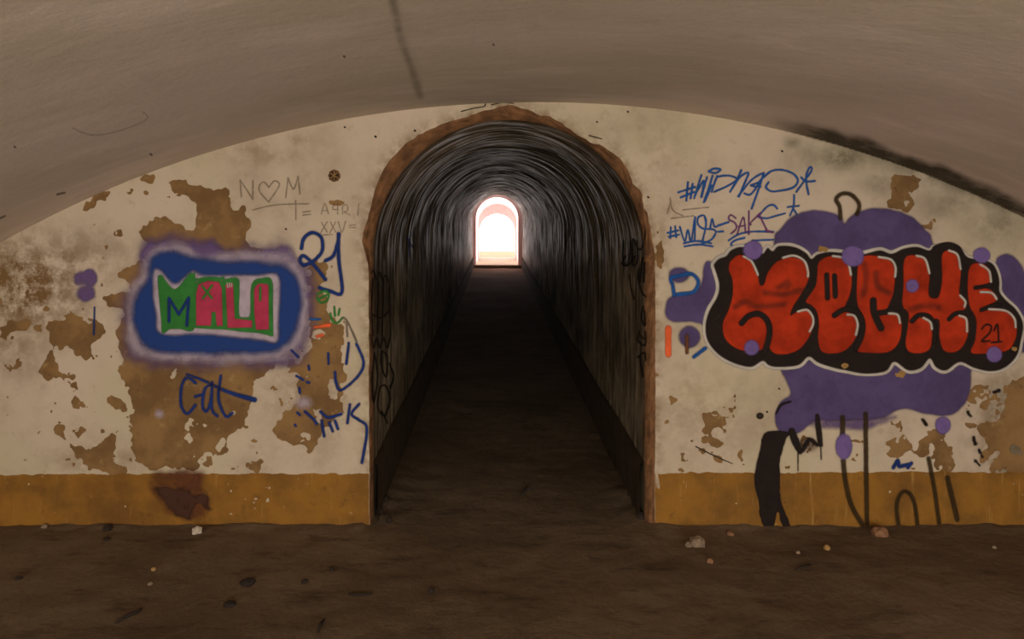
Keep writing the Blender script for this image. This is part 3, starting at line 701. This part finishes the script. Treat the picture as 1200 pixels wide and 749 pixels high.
tag('pencil_writing', [[(380, 362), (392, 325), (405, 362)], [(385, 350), (402, 350)], [(425, 325), (420, 345), (440, 345)], [(438, 325), (437, 362)], [(455, 362), (455, 335), (470, 330), (472, 350), (460, 355), (480, 365)], [(512, 325), (508, 365)], [(380, 390), (400, 425)], [(400, 390), (378, 428)], [(412, 390), (430, 425)], [(430, 390), (410, 428)], [(440, 390), (452, 425), (465, 388)], [(478, 402), (500, 400)], [(478, 410), (500, 409)], [(385, 435), (420, 434)]],
 1.1, 'pencil', 'faint pencilled initials above the number 21', 1, t4, .5)
t5 = (280, 340, 2.497)
tag('blue_scrawl', [[(345, 158), (365, 210), (350, 250), (300, 292), (285, 270), (282, 240)], [(322, 155), (315, 215)]], 3.3, 'navy', 'navy hooked scrawl beside the tunnel jamb', 2, t5)
tag('blue_scrawl', [[(352, 333), (330, 362), (352, 380), (372, 395), (373, 430), (360, 505)], [(243, 382), (250, 426)], [(265, 388), (275, 412)], [(282, 382), (290, 405)], [(325, 335), (318, 388)], [(195, 355), (222, 380), (228, 390)], [(240, 355), (262, 372), (300, 362)]], 3.4, 'navy', 'navy fringe scrawl with a long tail above the dado', 2, t5)
tag('paint_mark', [[(205, 220), (207, 232)], [(200, 268), (207, 270)], [(178, 285), (180, 300)], [(172, 358), (180, 365)], [(165, 393), (168, 397)], [(155, 175), (175, 195)], [(170, 250), (190, 262)], [(262, 185), (263, 215)]], 2.8, 'navy', 'scattered navy dabs on the flaked plaster', 2, t5)
tag('green_scrawl', [[(268, 68), (275, 90), (290, 95), (302, 82)], [(280, 48), (282, 75)], [(295, 55), (292, 72)]], 2.6, 'green', 'small green smile scrawl below the number 21', 2, t5)
tag('green_scrawl', [[(232, 12), (252, 2), (264, 12), (258, 30), (240, 36), (230, 22)], [(235, 25), (258, 14)]], 2.6, 'green', 'small green oval scrawl beside the blue frame', 5, t5)
tag('paint_mark', [[(210, 84), (240, 85)]], 2.5, 'blue', 'short teal dash beside the blue frame', 5, t5)
tag('orange_stroke', [[(222, 108, 2), (265, 102, 5)], [(230, 134), (246, 131)]], 3.5, 'orange', 'orange dashes beside the blue frame', 5, t5)
tag('grey_scrawl', [[(305, 80), (318, 92), (345, 150)], [(315, 92), (318, 135)]], 2.6, 'graph', 'grey scrawl above the navy hook', 1, t5)
f = Field(335, 455, 375, 490, 1); f.ell(356, 472, 6, 5); soft('white_puff', f, (1 - sstep(f.F, -5, 7)) * .6, M['s_white'], at(1), wall, 'faint white spray puff on bare render')
f = Field(175, 474, 200, 496, 1); f.ell(187, 485, 3, 3); soft('white_puff', f, (1 - sstep(f.F, -3, 5)) * .7, M['s_white'], at(1), wall, 'tiny white spray puff on the brown patch')

# ------------------------------------------------------------------ graffiti: MALI in a blue frame
tm = (120, 250, 3.746)
f = Field(120, 255, 405, 455, 1.3)
BL = T(*tm, [(225, 200), (300, 172), (370, 185), (430, 205), (520, 213), (640, 212), (720, 222), (800, 235), (850, 280), (872, 340), (868, 430), (850, 510), (800, 572), (730, 602), (560, 607), (420, 612), (280, 607), (200, 580), (150, 510), (140, 430), (160, 350), (200, 290)])
W = f.like(); W.poly(BL, True, 60); n = fbm(f.X, f.Y, 30, 71)
up = .55 + .45 * sstep(-f.Y, -330, -285) + .25 * sstep(f.X, 300, 340)
frame = None
A = (1 - sstep(W.F + (n - .5) * 34, 5, 32)) * np.clip(up, 0, 1) * .95
mist = soft('graffiti_frame', f, A, M['s_purple'], at(0), wall, 'blue and purple misted frame around the word MALI')
n2 = fbm(f.X, f.Y, 34, 83)
A = (1 - sstep(W.F + (n2 - .5) * 30, 1, 16)) * .85 * (.6 + .4 * sstep(n2, .35, .6))
soft('white_halo', f, A, M['s_white'], at(1), mist)
IN = T(*tm, [(228, 252), (262, 250), (325, 305), (395, 252), (450, 270), (560, 268), (680, 268), (780, 278), (778, 470), (770, 562), (700, 556), (560, 541), (430, 530), (258, 528), (238, 440), (222, 350)])
I = f.like(); I.poly(IN, True, 60)
A = (1 - sstep(W.F + (n - .5) * 6, -6, 7)) * sstep(I.F + (n - .5) * 3, -4, 3.5)
soft('blue_band', f, A, M['s_blue'], at(2), mist)
A = (1 - sstep(I.F, -3, 3)) * .72
soft('white_ground', f, A, M['s_white'], at(1.5), mist)
f = Field(*[v for v in (180, 312, 326, 400)], .8)
f.poly(T(*tm, [(247, 283), (256, 272), (268, 275), (322, 332), (385, 266), (404, 264), (412, 275), (412, 498), (340, 506), (300, 508), (280, 522), (264, 520), (262, 470), (253, 380)]))
f.stroke(T(*tm, [(412, 495), (412, 310), (430, 290), (475, 283), (520, 287), (538, 300), (538, 500)]), 2.8)
f.stroke(T(*tm, [(540, 295), (595, 288), (600, 340), (602, 452), (655, 452), (660, 340), (672, 300), (700, 290), (742, 295), (746, 400), (748, 530)]), 3)
f.stroke(T(*tm, [(412, 495), (480, 500), (545, 502), (620, 512), (690, 518), (748, 532)]), 3.5)
f.poly(T(*tm, [(411, 312), (430, 290), (475, 283), (522, 287), (537, 302), (537, 500), (411, 498)]), False)
f.poly(T(*tm, [(535, 292), (600, 288), (602, 455), (660, 455), (662, 515), (540, 505)]), False)
f.poly(T(*tm, [(658, 330), (666, 304), (690, 289), (742, 291), (747, 300), (752, 535), (690, 520), (658, 516)]), False)
word = layer('graffiti_word', f, M['green'], at(4), wall, 'green outlined crimson letters reading MALI inside the blue frame')
for p in ([(418, 350), (428, 312), (470, 297), (515, 302), (528, 330), (531, 490), (508, 491), (503, 430), (484, 430), (480, 490), (418, 490)],
          [(547, 312), (577, 306), (584, 462), (660, 470), (660, 498), (556, 500)],
          [(671, 335), (680, 316), (694, 309), (728, 311), (731, 320), (733, 507), (680, 508), (672, 430)]):
    q = T(*tm, p); f = Field(min(a[0] for a in q) - 2, min(a[1] for a in q) - 2, max(a[0] for a in q) + 2, max(a[1] for a in q) + 2, .8); f.poly(q, False); f.F -= .3
    layer('letter_fill', f, M['crimson'], at(5), word)
f = Field(225, 325, 320, 365, .7).strokes([[(443, 318), (485, 370)], [(487, 315), (447, 372)], [(697, 325), (697, 380)]], 2.6, tm)
layer('letter_mark', f, M['green'], at(6), word)
f = Field(190, 340, 230, 390, .8).strokes([[(297, 472), (297, 375)], [(298, 372), (340, 442)], [(340, 442), (384, 370)], [(384, 370), (375, 490)]], 3.4, tm)
layer('letter_mark', f, M['navy'], at(6), word, 'small navy letter M')
f = Field(262, 325, 274, 350, .8).strokes([[(553, 305), (555, 325)], [(563, 305), (563, 322)], [(573, 306), (572, 320)]], 1, tm)
layer('letter_mark', f, M['white'], at(6), word)

# dark burn on the ochre dado
f = Field(165, 548, 262, 614, 1); f.poly([(180, 556), (238, 556), (234, 572), (246, 592), (226, 608), (204, 606), (184, 580)]).rough(6, 16, 16)
soft('burn_mark', f, (1 - sstep(f.F, -5, 6)) * .75, M['s_rust'], at(.6), wall, 'rusty red scorch patch on the ochre dado')
f = Field(172, 548, 262, 612, 1)
f.poly([(183, 573), (192, 571), (204, 574), (216, 572), (228, 580), (238, 579), (244, 588), (248, 596), (243, 600), (234, 592), (228, 594), (226, 606), (212, 606), (199, 596)]).rough(5, 9, 15)
soft('burn_mark', f, 1 - sstep(f.F, -3, 2.5), M['s_burn'], at(1), wall, 'black red scorch on the ochre dado below the word Cat')

# round wall boss, bolt hole, cracks
def ring(name, cx, cy, r0, r1, y0, y1, mat, parent, label=None, n=20):
    V = []; F = []
    c = on_wall(np.array([(cx, cy)]), 0)[0]
    for k in range(n):
        a = 2 * math.pi * k / n; j = 1 + .08 * math.sin(k * 2.7)
        for r, y in ((r0, y0), (r0 * .55 + r1 * .45, y1), (r1 * j, y0 * .3)):
            V.append((c[0] + r / S * math.cos(a), c[1] - y, c[2] + r / S * math.sin(a)))
    for k in range(n):
        for j in range(2): a = 3 * k + j; b = 3 * ((k + 1) % n) + j; F.append((a, b, b + 1, a + 1))
    if r0 < .6: F.append([3 * k for k in range(n)])
    return mesh_obj(name, V, F, mat, parent, True, label=label)
f = Field(382, 196, 402, 216, .7); f.ell(392, 206, 6, 6)
vent = layer('wall_vent', f, M['dark'], .005, wall, 'small round dark vent above the number 21')
ring('vent_ring', 392, 206, 5, 7.3, .006, .014, M['rim'], vent)
f = Field(382, 196, 402, 216, .5).strokes([[(387, 203), (397, 209)], [(388, 209), (396, 202)], [(392, 201), (392, 211)]], 1.6); layer('vent_bar', f, M['render'], .008, vent)
f = Field(884, 481, 897, 494, .7); f.ell(890, 487, 4.5, 4); layer('bolt_hole', f, M['dark'], .0048, wall, 'small dark bolt hole below the lettering')
tag('crack', [[(540, 131), (555, 127), (567, 125), (569, 121)], [(576, 123), (591, 120), (602, 121.5)], [(690, 159), (705, 163)], [(815, 523), (835, 533), (858, 543)]], 1.3, 'dark', 'fine cracks in the plaster at the arch crown', 0, None, .5)
tag('scratch_marks', [[(785, 232), (788, 246), (800, 253)], [(786, 256), (812, 253)], [(785, 238), (782, 250)], [(800, 246), (830, 243)]], 1.4, 'pencil', 'grey scratches beside the blue tags', 0, None, .5)
tag('speck_marks', [[(x, y), (x + .8, y + .6)] for x, y in [(404, 149), (486, 153), (699, 143), (735, 131), (916, 177), (759, 231), (871, 430), (912, 455), (898, 482), (440, 160), (335, 268)]], 2.2, 'dark', 'scattered dark specks on the whitewash', 0, None, .6)

# tags on the tunnel sides
t8 = (420, 300, 2.203); t6 = (420, 110, 3.333)
tag('tunnel_tag', [[(33, 45), (40, 38), (47, 62), (55, 42), (62, 62), (70, 50), (80, 72)], [(38, 60), (35, 130), (38, 205)], [(52, 65), (50, 200)], [(65, 62), (62, 205)], [(80, 78), (83, 205)], [(33, 205), (40, 237), (48, 212), (56, 237), (65, 210), (75, 237), (83, 205)], [(35, 150), (60, 160), (80, 140)]], 1.6, 'black', 'black zigzag tag on the tunnel side wall', -6, t8, .5, on_side(TXL), tun, .2)
tag('tunnel_tag', [[(42, 250), (36, 320), (40, 378), (50, 310), (42, 250)], [(60, 245), (74, 260), (72, 312), (60, 285), (60, 245)], [(80, 278), (91, 310), (82, 342)], [(55, 340), (50, 390), (68, 412), (82, 370), (70, 335), (55, 340)], [(60, 400), (75, 432)]], 1.7, 'black', 'black looping tag low on the tunnel side wall', -6, t8, .5, on_side(TXL), tun, .2)
tag('tunnel_tag', [[(205, 540), (198, 590), (202, 640)], [(190, 560), (212, 600)]], 1.5, 'navy', 'faint blue tag deeper in the tunnel', -6, t6, .4, on_side(TXL), tun, .1)
tag('tunnel_tag', [[(1050, 520), (1036, 570), (1031, 640), (1050, 670), (1062, 600), (1058, 530)], [(1075, 520), (1070, 660), (1090, 650), (1085, 540)], [(1090, 505), (1112, 500), (1118, 560), (1100, 610), (1070, 560)], [(1105, 665), (1100, 735)], [(1118, 660), (1114, 735)]], 1.7, 'black', 'black rounded tag on the tunnel side opposite', -6, t6, .5, on_side(TXR), tun, .2)
tag('tunnel_tag', [[(690, 0), (680, 20), (695, 25), (715, 0)], [(735, 5), (722, 50), (730, 90), (742, 105)], [(700, 50), (705, 90), (712, 112)], [(735, 130), (730, 160), (740, 180), (738, 140)], [(725, 195), (722, 220), (741, 230), (740, 195)], [(720, 262), (738, 250), (742, 270)], [(726, 260), (735, 312)], [(728, 205), (738, 215)]], 1.7, 'black', 'black scribble under the rounded tunnel tag', -6, t8, .5, on_side(TXR), tun, .2)

# stains and the joint on the vault
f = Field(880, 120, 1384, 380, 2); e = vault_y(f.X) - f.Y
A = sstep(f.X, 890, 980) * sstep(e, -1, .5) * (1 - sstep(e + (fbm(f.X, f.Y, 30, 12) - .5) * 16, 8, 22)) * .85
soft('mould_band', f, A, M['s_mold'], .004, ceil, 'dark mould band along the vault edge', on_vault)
f = Field(440, -6, 510, 118, 1.5); f.stroke([(458, -8), (470, 45), (484, 85), (492, 112)], 5)
soft('vault_joint', f, (1 - sstep(f.F + (fbm(f.X, f.Y, 10, 31) - .5) * 3, -2, 5)) * .26, M['s_mold'], .004, ceil, 'faint dark joint running up the vault', on_vault)
tag('vault_scratch', [[(85, 150), (105, 158), (130, 156), (160, 146), (173, 138), (167, 131)]], 1.2, 'faint', 'thin curved scratch on the vault', -6, None, .7, on_vault, ceil, .3)
tag('vault_speck', [[(67, 228), (76, 226)], [(0, 256), (6, 253)], [(286, 8), (288, 10)], [(17, 172), (18, 173)], [(72, 197), (73, 198)], [(403, 66), (404, 67)], [(578, 52), (579, 53)], [(176, 180), (178, 182)]], 2.2, 'graph', 'scattered dark chips on the vault', -6, None, .7, on_vault, ceil, .4)

# ------------------------------------------------------------------ stones, clods and twigs on the floor
def fpos(px_, py_):
    t = CAMZ * FPX / (py_ - CY); return (px_ - CX) / FPX * t, t
M['st_white'] = m_plain('white_plaster_stone', (176, 160, 140), .3, .85, 60, .5)
M['st_grey'] = m_plain('grey_beige_stone', (128, 108, 86), .45, .9, 50, .6)
M['st_pink'] = m_plain('pinkish_stone', (134, 96, 68), .4, .9, 50, .6)
M['st_yel'] = m_plain('yellowish_pebble', (150, 116, 66), .3, .85, 60, .5)
M['clod'] = m_plain('dark_earth_clod', (44, 34, 26), .35, .95, 40, .6)
def stone(name, px_, py_, wpx, hpx, mat, label, cat, seed, parts=1, group=None, asp=.8):
    x, y = fpos(px_, py_); k = y / FPX; bm = bmesh.new(); bmesh.ops.create_icosphere(bm, subdivisions=3, radius=1)
    rz = seed * 1.3
    for v in bm.verts:
        n = v.co.normalized(); a = 1 + .28 * mnoise.noise(n * 1.4 + Vector((seed, 0, 0))) + .12 * mnoise.noise(n * 4 + Vector((0, seed, 0)))
        q = n * a; q.x = max(-.85, min(.85, q.x)); v.co = Vector((q.x * wpx * k / 2, q.y * wpx * asp * k / 2, max(q.z, -.55) * hpx * k / 2))
    me = bpy.data.meshes.new(name); bm.to_mesh(me); bm.free(); me.materials.append(M[mat])
    o = bpy.data.objects.new(name, me); zmin = min(v.co.z for v in me.vertices)
    o.location = (x, y, floor_h(x, y) - zmin - .0015); o.rotation_euler = (0, 0, .3 * math.sin(rz))
    return link(o, None, label, cat, None, group)
stone('plaster_lump', 231, 625, 13, 10, 'st_white', 'white plaster lump on the floor below the scorched dado', 'stone', 1)
stone('plaster_lump', 52, 619, 8, 6, 'st_grey', 'small pale lump against the ochre dado foot', 'stone', 2)
stone('stone', 817, 638, 20, 13, 'st_grey', 'rough grey beige stone on the dirt near the tunnel jamb', 'stone', 3)
stone('stone', 807, 640, 9, 7, 'st_grey', 'small stone touching the rough grey beige stone', 'stone', 4)
stone('stone', 1031, 625, 20, 12, 'st_pink', 'flat pinkish brown stone against the dado under the long drip', 'stone', 5)
stone('pebble', 969, 642, 8, 7, 'st_yel', 'round yellowish pebble on the dirt below the dado', 'pebble', 6)
stone('pebble', 935, 647, 6, 4, 'st_grey', 'small pale pebble beside the round yellowish pebble', 'pebble', 7)
stone('pebble', 832, 658, 8, 6, 'st_pink', 'brownish pebble in front of the rough grey stone', 'pebble', 8)
stone('pebble', 856, 626, 9, 5, 'st_pink', 'flat brown chip at the dado foot beside the broad black stroke', 'pebble', 9)
stone('pebble', 180, 668, 6, 5, 'st_yel', 'small yellowish pebble on open dirt', 'pebble', 10)
stone('pebble', 176, 684, 6, 4, 'st_grey', 'dull flat pebble on open dirt', 'pebble', 11)
stone('pebble', 1165, 640, 6, 4, 'st_grey', 'tiny grey pebble in the dark corner', 'pebble', 12)
stone('stone', 455, 556, 9, 7, 'st_grey', 'pale stone on the dirt bank inside the tunnel', 'stone', 13)
RUB = ['dark rubble stone on the dirt bank behind the ochre jamb foot', 'largest dark rubble stone against the jamb beside the navy scrawl tail', 'dark rubble stone set out from the jamb at the tunnel threshold', 'deepest dark rubble stone on the bank by the pale stone',
       'largest dark rubble stone at the jamb below the orange stroke', 'dark rubble stone just inside the jamb with the dripping scrapes', 'smallest dark rubble stone set out from the tunnel side wall', 'deepest dark rubble stone along the side wall with the rounded tag']
for i, (a, b, wd) in enumerate([(450, 592, 11), (444, 603, 12), (456, 612, 9), (446, 578, 9), (752, 610, 13), (745, 596, 9), (738, 586, 7), (749, 577, 8)]):
    stone('rubble_stone', a, b, wd, wd * .7, 'clod', RUB[i], 'rubble', 20 + i, group='rubble at the tunnel mouth')
for a, b, wd, hp, lb in [(290, 683, 20, 6, 'broad flat dark clod on the open floor'), (269, 708, 16, 5, 'flat dark clod near the broad clod'), (357, 682, 9, 5, 'narrow dark clod on the floor'), (505, 694, 9, 8, 'dark upright clod before the tunnel mouth'), (125, 632, 9, 4, 'low dark clod near the dado foot'), (22, 678, 9, 4, 'low dark clod on the far side floor'), (389, 667, 6, 4, 'tiny dark clod toward the tunnel mouth'), (126, 610, 12, 7, 'dark clod pressed against the ochre dado')]:
    stone('earth_clod', a, max(b, 621), wd, hp, 'clod', lb, 'clod', a * .37 + b)
def twig(name, pts, r, label):
    V = []; F = []; P = []
    for a, b in pts: x, y = fpos(a, b); P.append(Vector((x, y, floor_h(x, y) + r * .8)))
    for i, p in enumerate(P):
        d = (P[min(i + 1, len(P) - 1)] - P[max(i - 1, 0)]).normalized(); u = d.cross(Vector((0, 0, 1))).normalized(); w_ = u.cross(d); rr = r * (1 if 0 < i < len(P) - 1 else .5)
        for k in range(6): V.append(p + (u * math.cos(k * math.pi / 3) + w_ * math.sin(k * math.pi / 3)) * rr)
    for i in range(len(P) - 1):
        for k in range(6): F.append((6 * i + k, 6 * i + (k + 1) % 6, 6 * i + 6 + (k + 1) % 6, 6 * i + 6 + k))
    F += [tuple(range(5, -1, -1)), tuple(range(6 * len(P) - 6, 6 * len(P)))]
    mesh_obj(name, V, F, M['clod'], None, True, label=label, cat='twig')
twig('twig', [(611, 583), (615, 577), (618, 574), (623, 576)], .012, 'dark bent twig lying in the tunnel mouth')
twig('twig', [(135, 730), (150, 722), (162, 716), (166, 713)], .007, 'thin dark twig on the open floor')
twig('twig', [(931, 667), (940, 664), (950, 661)], .006, 'thin twig on the dirt below the broad black stroke')
twig('twig', [(408, 697), (425, 697), (437, 696)], .006, 'straight thin twig before the ochre dado')
twig('twig', [(372, 742), (376, 732), (380, 726)], .008, 'short crooked twig at the open floor')
